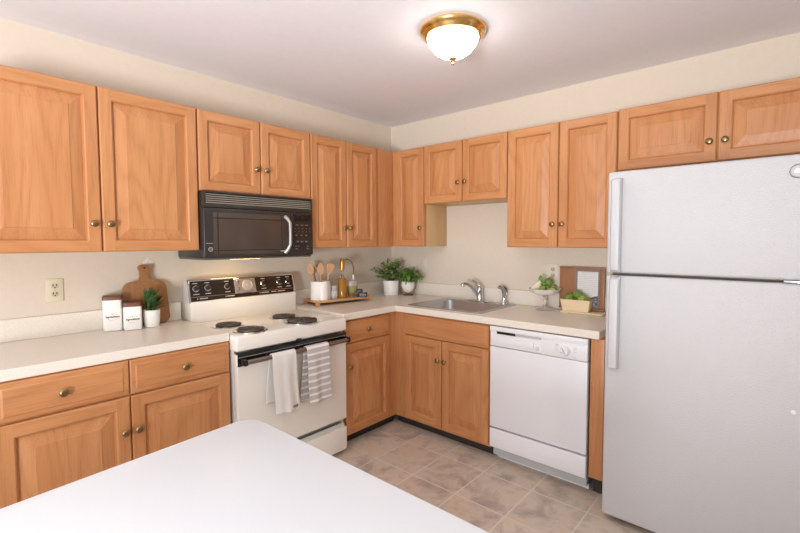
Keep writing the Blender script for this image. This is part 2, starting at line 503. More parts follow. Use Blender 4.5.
# ------------------------------------------------------------------ worktops
def bevel_mod(o, w_=.003):
    m = o.modifiers.new('bevel', 'BEVEL'); m.width = w_; m.segments = 2; m.limit_method = 'ANGLE'; m.angle_limit = radians(50)
CT = .916
r = thing('worktop', 'straight beige laminate worktop left of the range', 'countertop', (0, -2.90, .872), 0, 'beige laminate worktops')
o = obj('counter_slab', box(bmesh.new(), (.002, 0, 0), (.622, .978, CT-.872)), LAM, r); bevel_mod(o)
o = obj('backsplash', box(bmesh.new(), (.002, 0, CT-.872), (.020, .978, 1.025-.872)), LAM, r); bevel_mod(o)
r = thing('worktop', 'beige laminate corner worktop running from the range past the sink to the refrigerator', 'countertop', (0, 0, .872), 0, 'beige laminate worktops')
SX0, SX1, SY0, SY1 = .685, 1.325, -.572, -.035
xs = [.002, .6437, SX0+.025, SX1-.025, 2.100]
ys = [-1.152, -.6437, SY0+.025, SY1-.025, -.002]
def solid(i, j):
    if j == 0: return i == 0
    return not (i == 2 and j == 2)
o = obj('counter_slab', slab(bmesh.new(), xs, ys, solid, 0, CT-.872), LAM, r); bevel_mod(o)
bm = slab(bmesh.new(), [.002, .020, 2.100], [-1.152, -.020, -.002], lambda i, j: i == 0 or j == 1, CT-.872, 1.025-.872)
o = obj('backsplash', bm, LAM, r); bevel_mod(o)

# ------------------------------------------------------------------ sink, faucet, sprayer
sk = thing('sink', 'stainless steel single-bowl sink set in the corner worktop', 'sink', (0, 0, CT))
bm = bmesh.new()
def rr3(x0, x1, y0, y1, rad, z): return [(x, y, z) for x, y in rrect(x0, x1, y0, y1, rad, 6)]
bx0, bx1, by0, by1 = .745, 1.285, -.535, -.135
loft(bm, [rr3(SX0, SX1, SY0, SY1, .03, .0005), rr3(SX0, SX1, SY0, SY1, .03, .003), rr3(SX0+.004, SX1-.004, SY0+.004, SY1-.004, .028, .005),
          rr3(bx0-.012, bx1+.012, by0-.012, by1+.012, .075, .005), rr3(bx0, bx1, by0, by1, .07, -.004),
          rr3(bx0+.012, bx1-.012, by0+.012, by1-.012, .065, -.13), rr3(bx0+.05, bx1-.05, by0+.05, by1-.05, .05, -.16), rr3(.985, 1.015, -.34, -.31, .01, -.165)], cap0=False)
obj('basin', bm, STEEL, sk, angle=50)
bm = bmesh.new(); lathe(bm, [(.045, -.164), (.045, -.161), (.03, -.160), (.028, -.163)], 20, Matrix.Translation((1.0, -.325, 0)))
obj('drain', bm, CHROME, sk)

fx, fy = 1.020, -.078
fa = thing('faucet', 'chrome single-lever kitchen faucet standing at the back of the sink', 'faucet', (fx, fy, CT+.006))
bm = bmesh.new(); box(bm, (-.10, -.028, 0), (.10, .028, .007), .003)
obj('deck_plate', bm, CHROME, fa)
bm = bmesh.new(); lathe(bm, [(.029, .006), (.028, .012), (.025, .03), (.025, .075), (.028, .09), (.026, .105), (.016, .118), (.001, .122)], 24)
obj('faucet_body', bm, CHROME, fa)
tip = Vector((-.065, -.13, .142))
bm = bmesh.new(); tube(bm, bez((-.008, -.012, .045), (-.03, -.05, .115), (-.05, -.09, .152), tip, 14)+[tip+Vector((-.006, -.014, -.008))], [.016]*5+[.014]*6+[.0125]*4+[.013], 14)
obj('spout', bm, CHROME, fa)
bm = bmesh.new(); t2 = tip+Vector((-.004, -.008, -.004)); lathe(bm, [(.012, -.016), (.0145, -.014), (.0145, .002), (.012, .006)], 16, Matrix.Translation(t2))
obj('aerator', bm, CHROME, fa)
bm = bmesh.new(); tube(bm, bez((0, -.002, .112), (-.008, -.01, .15), (-.03, -.03, .155), (-.052, -.045, .166), 8), [.013, .012, .010, .009, .008, .008, .0085, .009, .008], 10)
obj('lever', bm, CHROME, fa)

spx = 1.232
sr = thing('sink_sprayer', 'chrome side sprayer standing right of the kitchen faucet', 'sprayer', (spx, -.08, CT+.005))
bm = bmesh.new(); lathe(bm, [(.026, 0), (.025, .008), (.018, .016), (.016, .03), (.016, .05)], 20)
obj('holder', bm, CHROME, sr)
bm = bmesh.new(); tube(bm, [(0, 0, .045), (0, 0, .08), (-.002, -.003, .105), (-.012, -.016, .122), (-.03, -.036, .130)], [.0125, .015, .0165, .016, .0145], 14)
obj('spray_head', bm, CHROME, sr)
bm = bmesh.new(); tube(bm, bez((.016, .008, .07), (.024, .012, .09), (.018, .01, .125), (-.002, -.004, .130), 8), .005, 8)
obj('trigger', bm, BLACK, sr)

# ------------------------------------------------------------------ range
RY0, RY1 = -1.916, -1.160          # left and right side
RW = RY1-RY0
rg = thing('electric_range', 'almond white electric coil range between the two worktops', 'stove', (0, RY0, 0), LW)
# local: x 0..RW, front towards -y, y = -world x
obj('body', box(box(box(bmesh.new(), (.012, -.60, .06), (RW-.012, -.03, .862), .004), (.004, -.64, .06), (.0118, -.03, .862), .001), (RW-.0118, -.64, .06), (RW-.004, -.03, .862), .001), RANGESIDE, rg)
bm = bmesh.new()
box(bm, (0, -.682, .815), (RW, -.055, .900), .012, seg=3)
obj('cooktop', bm, RANGE, rg)
bm = bmesh.new(); box(bm, (.004, -.13, .88), (RW-.004, -.045, 1.028), .006)
obj('backguard', bm, RANGE, rg)
# control panel: slanted prism above the backguard
pz0, pz1 = 1.022, 1.160
bm = bmesh.new()
prof = [(-.045, pz0), (-.118, pz0), (-.086, pz1), (-.045, pz1)]
loft(bm, [[(x, y, z) for y, z in prof] for x in (0, RW)])
cp = obj('control_panel', bm, RANGESIDE, rg)
def onpanel(s):                     # s 0 bottom..1 top on the slanted face, slightly proud
    return (-.118+.032*s, pz0+(pz1-pz0)*s)
tilt = math.atan2(.032, pz1-pz0)
def panel_box(bm, x0, x1, s0, s1, d0, d1, mi=0, bev=0):
    t = bmesh.new(); box(t, (x0, -d1, s0*.1416), (x1, -d0, s1*.1416), bev)
    bmesh.ops.transform(t, matrix=Matrix.Translation((0, -.118, pz0)) @ Matrix.Rotation(-tilt, 4, 'X'), verts=t.verts[:])
    join(bm, t, mi)
bm = bmesh.new(); panel_box(bm, .012, RW-.012, .055, .93, 0, .003)
obj('control_face', bm, mat('smoked_brown_glass', (40, 32, 28), .15), rg)
bm = bmesh.new()
panel_box(bm, .002, RW-.002, .93, .995, 0, .006, bev=.001); panel_box(bm, .002, RW-.002, .0, .055, 0, .006, bev=.001)
panel_box(bm, .002, .013, .0, .995, 0, .0065, bev=.001); panel_box(bm, RW-.013, RW-.002, .0, .995, 0, .0065, bev=.001)
panel_box(bm, .013, RW-.013, .235, .25, 0, .0045)
obj('chrome_trim', bm, CHROME, rg)
def dials(x, s, rad):
    Mx = Matrix.Translation((0, -.118, pz0)) @ Matrix.Rotation(-tilt, 4, 'X') @ Matrix.Translation((x, -.003, s*.1416)) @ Matrix.Rotation(pi/2, 4, 'X')
    return Mx
for x in (.049, .122, .248, .507, .631, .703):
    bm = bmesh.new(); Mx = dials(x, .61, 0)
    lathe(bm, [(.021, 0), (.021, .004), (.019, .006)], 20, Mx, 0)
    kb = obj('control_knob', bm, CHROME, rg)
    bm = bmesh.new(); lathe(bm, [(.0145, .006), (.014, .018), (.011, .020)], 16, Mx, 0)
    t = bmesh.new(); box(t, (-.003, -.014, .018), (.003, .014, .024), .001); bmesh.ops.transform(t, matrix=Mx, verts=t.verts[:]); join(bm, t, 0)
    obj('knob_grip', bm, BLACKM, kb)
bm = bmesh.new(); panel_box(bm, .295, .446, .22, .94, .003, .007, bev=.001)
ck = obj('clock_frame', bm, CHROME, rg)
bm = bmesh.new(); panel_box(bm, .300, .441, .26, .90, .007, .008)
obj('clock_face', bm, mat('silver_clock_face', (176, 166, 158), .3, .6), ck)
bm = bmesh.new(); lathe(bm, [(.036, .004), (.036, .009), (.033, .011), (.031, .009), (.010, .009), (.008, .013), (.001, .013)], 28, dials(.385, .58, 0))
obj('clock_dial', bm, mat('silver_dial', (200, 196, 190), .4, .5), ck)
bm = bmesh.new()
for xx, ss in ((.318, .75), (.318, .42)): bm = bmesh.new(); lathe(bm, [(.012, .004), (.012, .010), (.009, .011)], 16, dials(xx, ss, 0)); obj('timer_button', bm, CHROME, ck)

# printed marks, each a small pale dash on the control face
rnd = random.Random(4)
def mark(x0, x1, s0, s1):
    bm = bmesh.new(); panel_box(bm, x0, x1, s0, s1, .003, .0036); obj('printed_mark', bm, PALEINK, rg)
for x in (.049, .122, .248, .507, .631, .703): mark(x-.016, x+.014, .825, .855); mark(x-.018, x+.018, .345, .375)
for x0, x1 in ((.05, .056), (.066, .115), (.23, .236), (.242, .29), (.47, .476), (.484, .54), (.56, .60), (.61, .67)): mark(x0, x1, .14, .175)
# burners
def burner(wx, wy, rad):
    p = bmesh.new(); cx, cy = wy-RY0, -wx
    lathe(p, [(rad+.016, .9005), (rad+.016, .905), (rad+.008, .907), (rad, .9045), (.03, .902)], 32, Matrix.Translation((cx, cy, 0)), cap0=False, cap1=True)
    dp = obj('drip_pan', p, CHROME, rg)
    c = bmesh.new(); pts = []; turns = 4 if rad < .085 else 5
    for i in range(turns*22+1):
        a = 2*pi*i/22; rr = .018+(rad-.024)*i/(turns*22); pts.append((cx+rr*cos(a), cy+rr*sin(a), .911))
    tube(c, pts, .0062, 6)
    for a in (0, 2*pi/3, 4*pi/3): tube(c, [(cx, cy, .905), (cx+rad*cos(a), cy+rad*sin(a), .905)], .003, 5)
    obj('burner_coil', c, COIL, dp)
for wx, wy, rad in ((.365, -1.800, .076), (.590, -1.785, .078), (.365, -1.425, .078), (.580, -1.435, .096)): burner(wx, wy, rad)
# oven door, handle, drawer
bm = bmesh.new(); box(bm, (.004, -.680, .236), (RW-.004, -.642, .803), .006, seg=3)
od = obj('oven_door', bm, RANGE, rg)
bm = bmesh.new(); box(bm, (.006, -.684, .738), (RW-.006, -.66, .8065), .002)
obj('black_door_trim', bm, BLACK, od)
bm = bmesh.new(); box(bm, (.008, -.686, .785), (RW-.008, -.662, .788), .001)
obj('trim_strip', bm, mat('pale_trim', (178, 186, 178), .25, .6), od)
HX, HZ, HR = -.722, .765, .0125
bm = bmesh.new(); tube(bm, [(.03, HX, HZ), (RW-.03, HX, HZ)], HR, 16)
hb = obj('door_handle', bm, DARKCHROME, od)
for x0, x1 in ((.014, .036), (RW-.036, RW-.014)):
    bm = bmesh.new(); box(bm, (x0, -.737, .748), (x1, -.683, .782), .006)
    obj('handle_bracket', bm, BLACK, hb)
bm = bmesh.new(); box(bm, (.368, -.698, .802), (.394, -.675, .828), .003)
obj('door_latch', bm, BLACK, rg)
bm = bmesh.new(); box(bm, (.006, -.684, .030), (RW-.006, -.642, .182), .007, seg=3)
dr = obj('storage_drawer', bm, RANGE, rg)
bm = bmesh.new(); loft(bm, [[(x, -.668, .178), (x, -.652, .200), (x, -.646, .200), (x, -.646, .178)] for x in (.012, RW-.012)])
obj('drawer_lip', bm, RANGESIDE, dr)
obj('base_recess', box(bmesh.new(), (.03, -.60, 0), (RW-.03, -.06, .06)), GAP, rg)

# towels over the oven handle
def towel(name, label, x0, w_, zf, zb, m, seed, slant=0.0):
    """draped over the handle; local frame of the range, own object at its bar position"""
    rn = random.Random(seed); bm = bmesh.new()
    R = HR+.004; prof = []
    nf = 22
    for i in range(nf+1): prof.append((-R-.002-.012*sin(pi*min(1, (nf-i)/nf)*.5)*0-.006*(1-i/nf), zf+(0-zf)*i/nf, 1-i/nf))
    for i in range(1, 8): a = pi*i/8; prof.append((-R*cos(a), R*sin(a), 0))
    for i in range(0, 15): prof.append((R-.001, zb*i/14, -i/14))
    nx = 18; rows = []
    for (py, pz, t) in prof:
        row = []
        for j in range(nx+1):
            u = j/nx; d = abs(t)
            rip = (.006*sin(u*7+seed)+.003*sin(u*15+seed*2))*d**.7
            if t < 0: rip = -abs(rip)*.2
            else: rip = rip-.004*d
            x = u*w_ + slant*d*(-1 if t < 0 else 1) + .004*sin(pz*22+seed)*d
            if t < 0: x -= .018*d
            row.append(bm.verts.new((x, py+min(rip, .003), pz+.004*sin(u*5+seed)*(d if t > 0 else d))))
        rows.append(row)
    for a, b in zip(rows, rows[1:]):
        for j in range(nx): bm.faces.new((a[j], a[j+1], b[j+1], b[j]))
    wz = thing(name, label, 'towel', (-HX, RY0+x0, HZ), LW, 'towels on the oven handle')
    o = obj('cloth', bm, m, wz, angle=180)
    md = o.modifiers.new('thickness', 'SOLIDIFY'); md.thickness = .005; md.offset = 0
    sb = o.modifiers.new('soft', 'SUBSURF'); sb.levels = 1; sb.render_levels = 1
    return wz
t1 = towel('hand_towel', 'plain white terry towel hanging on the oven door handle', .174, .152, -.325, -.265, TERRY, 1, .012)
bm = bmesh.new(); box(bm, (.112, -.0335, -.308), (.150, -.031, -.294), .0008)
obj('sewn_label', bm, HEM, t1)
towel('hand_towel', 'grey and white striped towel hanging on the oven door handle', .400, .163, -.328, -.31, STRIPE, 3, .008)

# ------------------------------------------------------------------ microwave
mw = thing('microwave', 'dark over-the-range microwave with slatted top vent under the short cabinet', 'microwave', (0, -1.926, 1.29), LW)
WM = .748; MH = 1.683-1.29
obj('body', box(bmesh.new(), (.002, -.335, .012), (WM-.002, -.003, MH), .003), MWBODY, mw)
obj('bottom_plate', box(bmesh.new(), (.004, -.345, 0), (WM-.004, -.01, .0115), .002), mat('grey_bottom_plate', (120, 112, 100), .35, .5), mw)
bm = bmesh.new(); box(bm, (.001, -.362, .300), (WM-.001, -.336, .322), .004)
box(bm, (.001, -.362, MH-.010), (WM-.001, -.336, MH), .003); box(bm, (.001, -.362, .322), (.016, -.336, MH-.01), .002); box(bm, (WM-.016, -.362, .322), (WM-.001, -.336, MH-.01), .002)
vg = obj('vent_frame', bm, MWBODY, mw)
for k_ in range(5):
    z = .3245+k_*.0118
    bm = bmesh.new(); loft(bm, [[(x, -.361, z), (x, -.354, z+.0065), (x, -.349, z+.0075), (x, -.356, z)] for x in (.016, WM-.016)])
    obj('vent_slat', bm, mat('vent_metal', (216, 208, 192), .3, .4) if k_ == 0 else bpy.data.materials['vent_metal'], vg)
XD = .573
bm = bmesh.new(); box(bm, (.001, -.364, .014), (XD, -.336, .298), .005, seg=3)
dd = obj('door', bm, MWBODY, mw)
bm = bmesh.new(); box(bm, (.055, -.3655, .030), (.548, -.36, .272), .001)
obj('door_glass', bm, MWGLASS, dd)
bm = bmesh.new()
for a, b, c_, d in ((.078, .084, .034, .268), (.496, .502, .034, .268), (.055, .548, .238, .243), (.055, .548, .052, .057)): box(bm, (a, -.3662, c_), (b, -.3652, d))
obj('window_border', bm, mat('window_border_dark', (44, 36, 32), .2), dd)
bm = bmesh.new(); tube(bm, [(.526, -.364, .266), (.534, -.380, .252), (.545, -.392, .225), (.545, -.394, .150), (.545, -.392, .085), (.534, -.380, .052), (.524, -.364, .034)], [.012, .012, .0105, .010, .0105, .012, .014], 10)
obj('door_handle', bm, mat('silver_handle', (178, 172, 166), .3, .4), dd)
bm = bmesh.new(); Mx = face_y(.036, -.3642, .062)
lathe(bm, [(.0125, 0), (.0125, .001), (.0112, .0012)], 24, Mx)
t = bmesh.new(); lathe(t, [(.0095, .0013), (.0090, .0018)], 24, Mx); join(bm, t, 1)
text_mesh(bm, 'GE', .009, face_y(.036, -.3662, .062), 2, shear=.3)
obj('round_badge', bm, [GREYPL, MWBODY, PALEINK], dd)
bm = bmesh.new(); box(bm, (.012, -.3645, .095), (.05, -.363, .097)); b2 = bmesh.new(); box(b2, (.488, -.3668, .042), (.522, -.3655, .047)); obj('model_mark', b2, PALEINK, dd)
obj('badge_line', bm, PALEINK, dd)
bm = bmesh.new(); box(bm, (XD+.003, -.362, .014), (WM-.001, -.336, .298), .004, seg=3)
pn = obj('control_panel', bm, mat('control_panel_dark', (50, 40, 36), .2), mw)
bm = bmesh.new(); box(bm, (XD+.014, -.3632, .238), (WM-.014, -.361, .286), .001)
obj('display', bm, BLACK, pn)
KEYM = mat('keypad_print', (108, 98, 92), .5)
for zz, xs_, sz in ((.214, (.045, .085, .120), (.022, .006)), (.191, (.03, .06, .09, .12, .148), (.006, .005)), (.170, (.03, .06, .09, .12, .148), (.006, .005)), (.146, (.04, .08, .118), (.014, .008)),
                    (.104, (.05, .082, .118), (.02, .010)), (.074, (.035, .055, .128), (.012, .006)), (.056, (.04, .13), (.018, .006))):
    for x in xs_: bm = bmesh.new(); box(bm, (XD+x-sz[0]/2, -.3630, zz-sz[1]/2), (XD+x+sz[0]/2, -.3615, zz+sz[1]/2)); obj('key', bm, KEYM, pn)
bm = bmesh.new(); box(bm, (.20, -.27, -.004), (.40, -.16, .001), .001)
obj('cooktop_lamp', bm, COOKLAMP, mw)

# ------------------------------------------------------------------ dishwasher
dwx = 1.4375; DWW = .608
dw = thing('dishwasher', 'white built-in dishwasher under the corner worktop', 'dishwasher', (dwx, 0, 0))
obj('tub', box(bmesh.new(), (.012, -.60, .03), (DWW-.012, -.03, .866)), GREYPL, dw)
bm = bmesh.new(); box(bm, (.006, -.642, .226), (DWW-.004, -.60, .738), .004)
obj('door', bm, DW, dw)
bm = bmesh.new()
box(bm, (.006, -.640, .741), (DWW-.004, -.60, .866), .004)
box(bm, (.006, -.647, .836), (DWW-.004, -.64, .866), .003)
box(bm, (.355, -.645, .741), (DWW-.004, -.638, .826), .003)
box(bm, (.014, -.643, .745), (.345, -.638, .822), .002)
pc = obj('control_console', bm, WHITEPL, dw)
bm = bmesh.new(); box(bm, (.055, -.6478, .822), (.18, -.639, .838), .001)
obj('latch_recess', bm, GAP, pc)
bm = bmesh.new(); box(bm, (.18, -.6478, .825), (.34, -.639, .835), .001)
obj('vent_slot', bm, GREYPL, pc)
bm = bmesh.new(); box(bm, (.18, -.651, .762), (.296, -.641, .801), .004); box(bm, (.06, -.6455, .765), (.178, -.641, .805), .002)
obj('door_pull', bm, WHITEPL, pc)
bm = bmesh.new(); lathe(bm, [(.030, 0), (.030, .004), (.027, .006), (.024, .018), (.021, .021)], 28, face_y(.482, -.6455, .784))
dk = obj('cycle_dial', bm, WHITEPL, pc)
bm = bmesh.new(); t = bmesh.new(); box(t, (-.021, -.002, .019), (.0, .002, .024), .001); box(t, (-.003, -.02, .0195), (.003, .02, .0235), .001)
bmesh.ops.transform(t, matrix=face_y(.482, -.6455, .784) @ Matrix.Rotation(.5, 4, 'Z'), verts=t.verts[:]); join(bm, t)
obj('dial_pointer', bm, GREYPL, dk)
FAINT = mat('faint_print', (190, 190, 196), .6)
for x, zz, l_ in [(.425, z, l) for z, l in ((.812, .02), (.803, .024), (.790, .016), (.779, .022))]+[(.530, z, l) for z, l in ((.806, .018), (.796, .013), (.784, .016))]+[(.520, .752, .022)]:
    bm = bmesh.new(); box(bm, (x, -.6455, zz), (x+l_, -.6445, zz+.003)); obj('printed_mark', bm, FAINT, pc)
bm = bmesh.new(); Mx = face_y(.318, -.6432, .768)
lathe(bm, [(.0105, 0), (.0105, .0006), (.0095, .0008)], 20, Mx)
t = bmesh.new(); lathe(t, [(.0085, .0009), (.0083, .0012)], 20, Mx); join(bm, t, 1)
text_mesh(bm, 'GE', .009, face_y(.318, -.6448, .768), 0, shear=.3)
obj('round_badge', bm, [mat('badge_grey', (168, 168, 172), .4), WHITEPL], pc)
bm = bmesh.new(); box(bm, (.006, -.642, .094), (DWW-.004, -.60, .215), .004)
obj('access_panel', bm, DW, dw)
bm = bmesh.new(); box(bm, (.022, -.562, 0), (DWW-.012, -.545, .093))
obj('toe_panel', bm, WHITEPL, dw)

# ------------------------------------------------------------------ refrigerator
FX, FW, FYF = 2.174, .762, -.80
fr = thing('refrigerator', 'large white top-freezer refrigerator at the right end of the worktop', 'refrigerator', (FX, 0, 0))
obj('cabinet_body', box(bmesh.new(), (.004, -.735, .035), (FW-.004, -.03, 1.71), .006), FRIDGE, fr)
def fdoor(name, z0, z1):
    bm = bmesh.new(); box(bm, (0, FYF, z0), (FW, -.742, z1), .012, seg=4)
    return obj(name, bm, FRIDGE, fr)
fz = fdoor('freezer_door', 1.242, 1.724); fd = fdoor('refrigerator_door', .036, 1.230)
obj('door_gasket', box(bmesh.new(), (.012, -.742, .05), (FW-.012, -.734, 1.712)), mat('gasket_brown_grey', (140, 130, 120), .7), fr)
HANDLEW = mat('handle_white', (200, 200, 202), .45)
def fhandle(p, z0, z1, low):
    bm = bmesh.new(); x0, x1 = .024, .070
    if low: rings = [(z0, -.840), (z0+.004, -.846), (z1-.05, -.846), (z1-.012, -.838), (z1, -.822)]
    else: rings = [(z0, -.822), (z0+.012, -.838), (z0+.05, -.846), (z1-.03, -.846), (z1-.006, -.838), (z1, -.812)]
    R = []
    for z, y in rings: R.append([(x0+.004, -.800, z), (x0, y+.012, z), (x0+.006, y+.002, z), (x0+.012, y, z), (x1-.012, y, z), (x1-.006, y+.002, z), (x1, y+.012, z), (x1-.004, -.800, z)])
    loft(bm, R)
    return obj('door_handle', bm, HANDLEW, p)
fhandle(fz, 1.246, 1.690, False); fhandle(fd, .786, 1.224, True)
bm = bmesh.new(); Mx = face_y(.684, FYF, 1.659); lathe(bm, [(.027, 0), (.027, .003), (.024, .0045), (.0225, .0035)], 32, Mx)
t = bmesh.new(); lathe(t, [(.0215, .0036), (.021, .0042)], 32, Mx); join(bm, t, 1)
text_mesh(bm, 'GE', .022, face_y(.684, FYF-.0045, 1.659), 0, shear=.3)
obj('round_badge', bm, [CHROME, GREYPL], fz)
bm = bmesh.new(); box(bm, (.655, -.806, 1.2315), (FW-.01, -.735, 1.2405), .001)
obj('center_hinge', bm, CHROME, fr)
bm = bmesh.new(); lathe(bm, [(.008, 0), (.008, .003), (.005, .004)], 12, face_y(.70, FYF, .73))
obj('plug_button', bm, WHITEPL, fd)
bm = bmesh.new(); box(bm, (.02, -.725, .004), (FW-.02, -.70, .036))
obj('base_grille', bm, mat('base_grille_brown', (92, 76, 62), .6), fr)
for x in (.06, FW-.06):
    bm = bmesh.new(); lathe(bm, [(.018, -.012), (.018, .012)], 14, Matrix.Translation((x, -.66, .018)) @ Matrix.Rotation(pi/2, 4, 'Y'))
    obj('roller', bm, GAP, fr)

# ------------------------------------------------------------------ white table in front
tb = thing('table', 'white-topped table with rounded corner in the foreground', 'table', (1.9, -2.8, 0))
P = [Vector((1.327, -2.197)), Vector((2.55, -2.190)), Vector((2.50, -3.40)), Vector((1.423, -3.40))]
pts = []
for i in range(4):
    p, a, b = P[i], P[i-1], P[(i+1) % 4]
    da, db = (a-p).normalized(), (b-p).normalized(); r_ = .085
    for k_ in range(9): pts.append(p+da*r_*(1-k_/8)**2*1.0+db*r_*(k_/8)**2)
pts = [(p.x-1.9, p.y+2.8) for p in pts][::-1]
o = obj('tabletop', prism(bmesh.new(), pts, .712, .740, bev=.004), TABLE, tb)
bm = bmesh.new(); slab(bm, [-.47, -.45, .50, .52], [-.50, -.48, .49, .51], lambda i, j: not (i == 1 and j == 1), .64, .712)
obj('apron', bm, TABLE, tb)
for x, y in ((-.46, -.49), (-.46, .50), (.51, -.49), (.51, .50)):
    bm = bmesh.new(); t = bmesh.new()
    loft(bm, [[(px, py, 0) for px, py in rrect(x-.018, x+.018, y-.018, y+.018, .006, 3)], [(px, py, .712) for px, py in rrect(x-.028, x+.028, y-.028, y+.028, .006, 3)]])
    obj('leg', bm, TABLE, tb)

# ------------------------------------------------------------------ ceiling lamp
lx, ly = 1.535, -1.186
cl = thing('ceiling_light', 'lit dome ceiling light with polished brass rim on the ceiling', 'ceiling light', (lx, ly, H))
bm = bmesh.new(); lathe(bm, [(.120, -.045), (.140, -.044), (.146, -.036), (.150, -.032), (.153, -.026), (.160, -.022), (.166, -.014), (.167, -.008), (.160, -.0005), (.05, -.0005)], 48)
obj('brass_rim', bm, BRASS, cl)
bm = bmesh.new(); lathe(bm, [(.006, -.142), (.03, -.139), (.06, -.128), (.09, -.108), (.113, -.082), (.126, -.058), (.130, -.040), (.126, -.036)], 40, cap1=False)
obj('glass_dome', bm, DOME, cl)
bm = bmesh.new(); lathe(bm, [(.001, -.176), (.005, -.173), (.0065, -.168), (.004, -.164), (.004, -.160), (.008, -.157), (.006, -.153), (.010, -.149), (.019, -.145), (.020, -.142), (.012, -.140)], 20)
obj('finial', bm, BRASS, cl)

# ------------------------------------------------------------------ outlets
RECEP = mat('receptacle_face', (206, 194, 164), .5)
def outlet(label, loc, rotz, m, kind='duplex', gangs=1, group='wall outlets'):
    o = thing('wall_outlet' if kind != 'switch' else 'wall_switch', label, 'outlet' if kind != 'switch' else 'switch', loc, rotz, group)
    W = .072 if gangs == 1 else .118
    bm = bmesh.new(); box(bm, (-W/2, -.006, -.059), (W/2, -.0005, .059), .003); obj('cover_plate', bm, m, o)
    def duplex(cx):
        for cz in (.021, -.021):
            bm = bmesh.new(); pts = [(max(-.0155, min(.0155, .0175*cos(a)))*1.0, .0145*sin(a)) for a in (2*pi*i/24 for i in range(24))]
            prism(bm, pts, .0, .0022, M_=face_y(cx, -.0062, cz)); rc = obj('receptacle', bm, RECEP, o)
            b2 = bmesh.new(); box(b2, (cx-.0092, -.0092, cz-.001), (cx-.0052, -.0083, cz+.010)); box(b2, (cx+.0052, -.0092, cz-.001), (cx+.0092, -.0083, cz+.010))
            prism(b2, [(.0034*cos(a), .0034*sin(a)) for a in (2*pi*i/10 for i in range(10))], 0, .0008, M_=face_y(cx, -.0084, cz-.0065)); obj('slots', b2, SLOT, rc)
        b3 = bmesh.new(); lathe(b3, [(.0035, 0), (.003, .0012)], 10, face_y(cx, -.006, 0)); obj('screw', b3, GREYPL, o)
    def toggle(cx):
        b3 = bmesh.new(); box(b3, (cx-.006, -.008, -.013), (cx+.006, -.0055, .013), .001); box(b3, (cx-.004, -.016, .000), (cx+.004, -.007, .009), .001); obj('toggle', b3, m, o)
        b3 = bmesh.new()
        for z in (-.03, .03): lathe(b3, [(.003, 0), (.0025, .0012)], 10, face_y(cx, -.006, z))
        obj('screw', b3, GREYPL, o)
    if kind == 'duplex': duplex(0)
    elif kind == 'combo': toggle(-.023); duplex(.023)
    else: toggle(0)
    return o
outlet('almond duplex outlet on the left wall above the straight worktop', (0, -2.531, 1.150), LW, PLATE)
outlet('cream double plate with switch and outlet behind the pedestal dish', (1.556, 0, 1.170), BW, PLATEW, 'combo', 2)
outlet('cream wall plate behind the leafy plant left of the sink', (.405, 0, 1.182), BW, PLATEW, 'switch')
outlet('cream outlet plate behind the wooden spoons right of the range', (0, -.875, 1.178), LW, PLATEW)
bm = bmesh.new(); box(bm, (-.024, -.0025, -.024), (.024, -.0005, .024), .001)
o = obj('wall_hook_plate', bm, mat('pale_adhesive_plate', (236, 228, 222), .4), None, (0, -2.092, 1.272), (0, pi/4, LW))
o.rotation_euler = (Matrix.Rotation(LW, 3, 'Z') @ Matrix.Rotation(pi/4, 3, 'Y')).to_euler()
tag(o, 'small pale diamond-turned plate on the wall above the wooden cutting board handle', 'hook plate')

# ------------------------------------------------------------------ left worktop items
def canister(label, loc, rz, s, h, fs):
    c = thing('canister', label, 'canister', loc, rz, 'white canisters with wooden lids')
    bm = bmesh.new()
    R = lambda d, z: [(x, y, z) for x, y in rrect(-s/2+d, s/2-d, -s/2+d, s/2-d, .013, 5)]
    loft(bm, [R(.006, 0), R(.001, .004), R(0, .012), R(0, h-.006), R(.003, h)])
    bd = obj('jar', bm, CERAM, c)
    bm = bmesh.new(); loft(bm, [R(.002, h+.0005), R(-.001, h+.003), R(-.001, h+.019), R(.003, h+.023)])
    obj('lid', bm, LIDW, c)
    bm = bmesh.new(); text_mesh(bm, 'Ingredients', fs, face_y(0, -s/2-.0006, h*.47), 0, .0006, .2, bold=.0004)
    pts = [(.026*cos(2*pi*i/40), 0, .018*sin(2*pi*i/40)) for i in range(41)]
    for a0, a1 in ((3, 17), (23, 37)):
        tube(bm, [(p[0], -s/2-.0004, h*.47+p[2]) for p in pts[a0:a1+1]], .0004, 4)
    box(bm, (-.002, -s/2-.0008, h*.47+.012), (.002, -s/2, h*.47+.015))
    obj('lettering', bm, INKD, bd)
    return c
VR = radians(72)
canister('taller white square canister with brown lid, left of its shorter twin', (.078, -2.300, CT+.0005), VR, .087, .168, .0142)
canister('shorter white square canister with brown lid, beside the small fern pot', (.124, -2.219, CT+.0005), VR, .087, .128, .0142)

# cutting board
cb = thing('cutting_board', 'wooden paddle cutting board leaning on the wall behind the small fern', 'cutting board', (.050, -2.128, CT+.003), LW)
pts = []
def arc(cx, cy, r_, a0, a1, n=7): return [(cx+r_*cos(radians(a0+(a1-a0)*i/n)), cy+r_*sin(radians(a0+(a1-a0)*i/n))) for i in range(n+1)]
bw, bh = .126, .250
pts = arc(-bw+.04, .04, .04, 180, 270)+arc(bw-.04, .04, .04, 270, 360)+arc(bw-.012-.045, bh-.045, .045, 0, 90)
pts += [(.040, bh), (.030, bh+.012), (.0235, bh+.03), (.0245, bh+.06), (.031, bh+.074)]+arc(.016, bh+.080, .015, 0, 90, 4)+arc(-.016, bh+.080, .015, 90, 180, 4)+[(-.031, bh+.074), (-.0245, bh+.06), (-.0235, bh+.03), (-.030, bh+.012), (-.040, bh)]
pts += arc(-bw+.012+.045, bh-.045, .045, 90, 180)
bm = prism(bmesh.new(), pts, 0, .018, bev=.003, M_=Matrix.Rotation(pi/2, 4, 'X'))
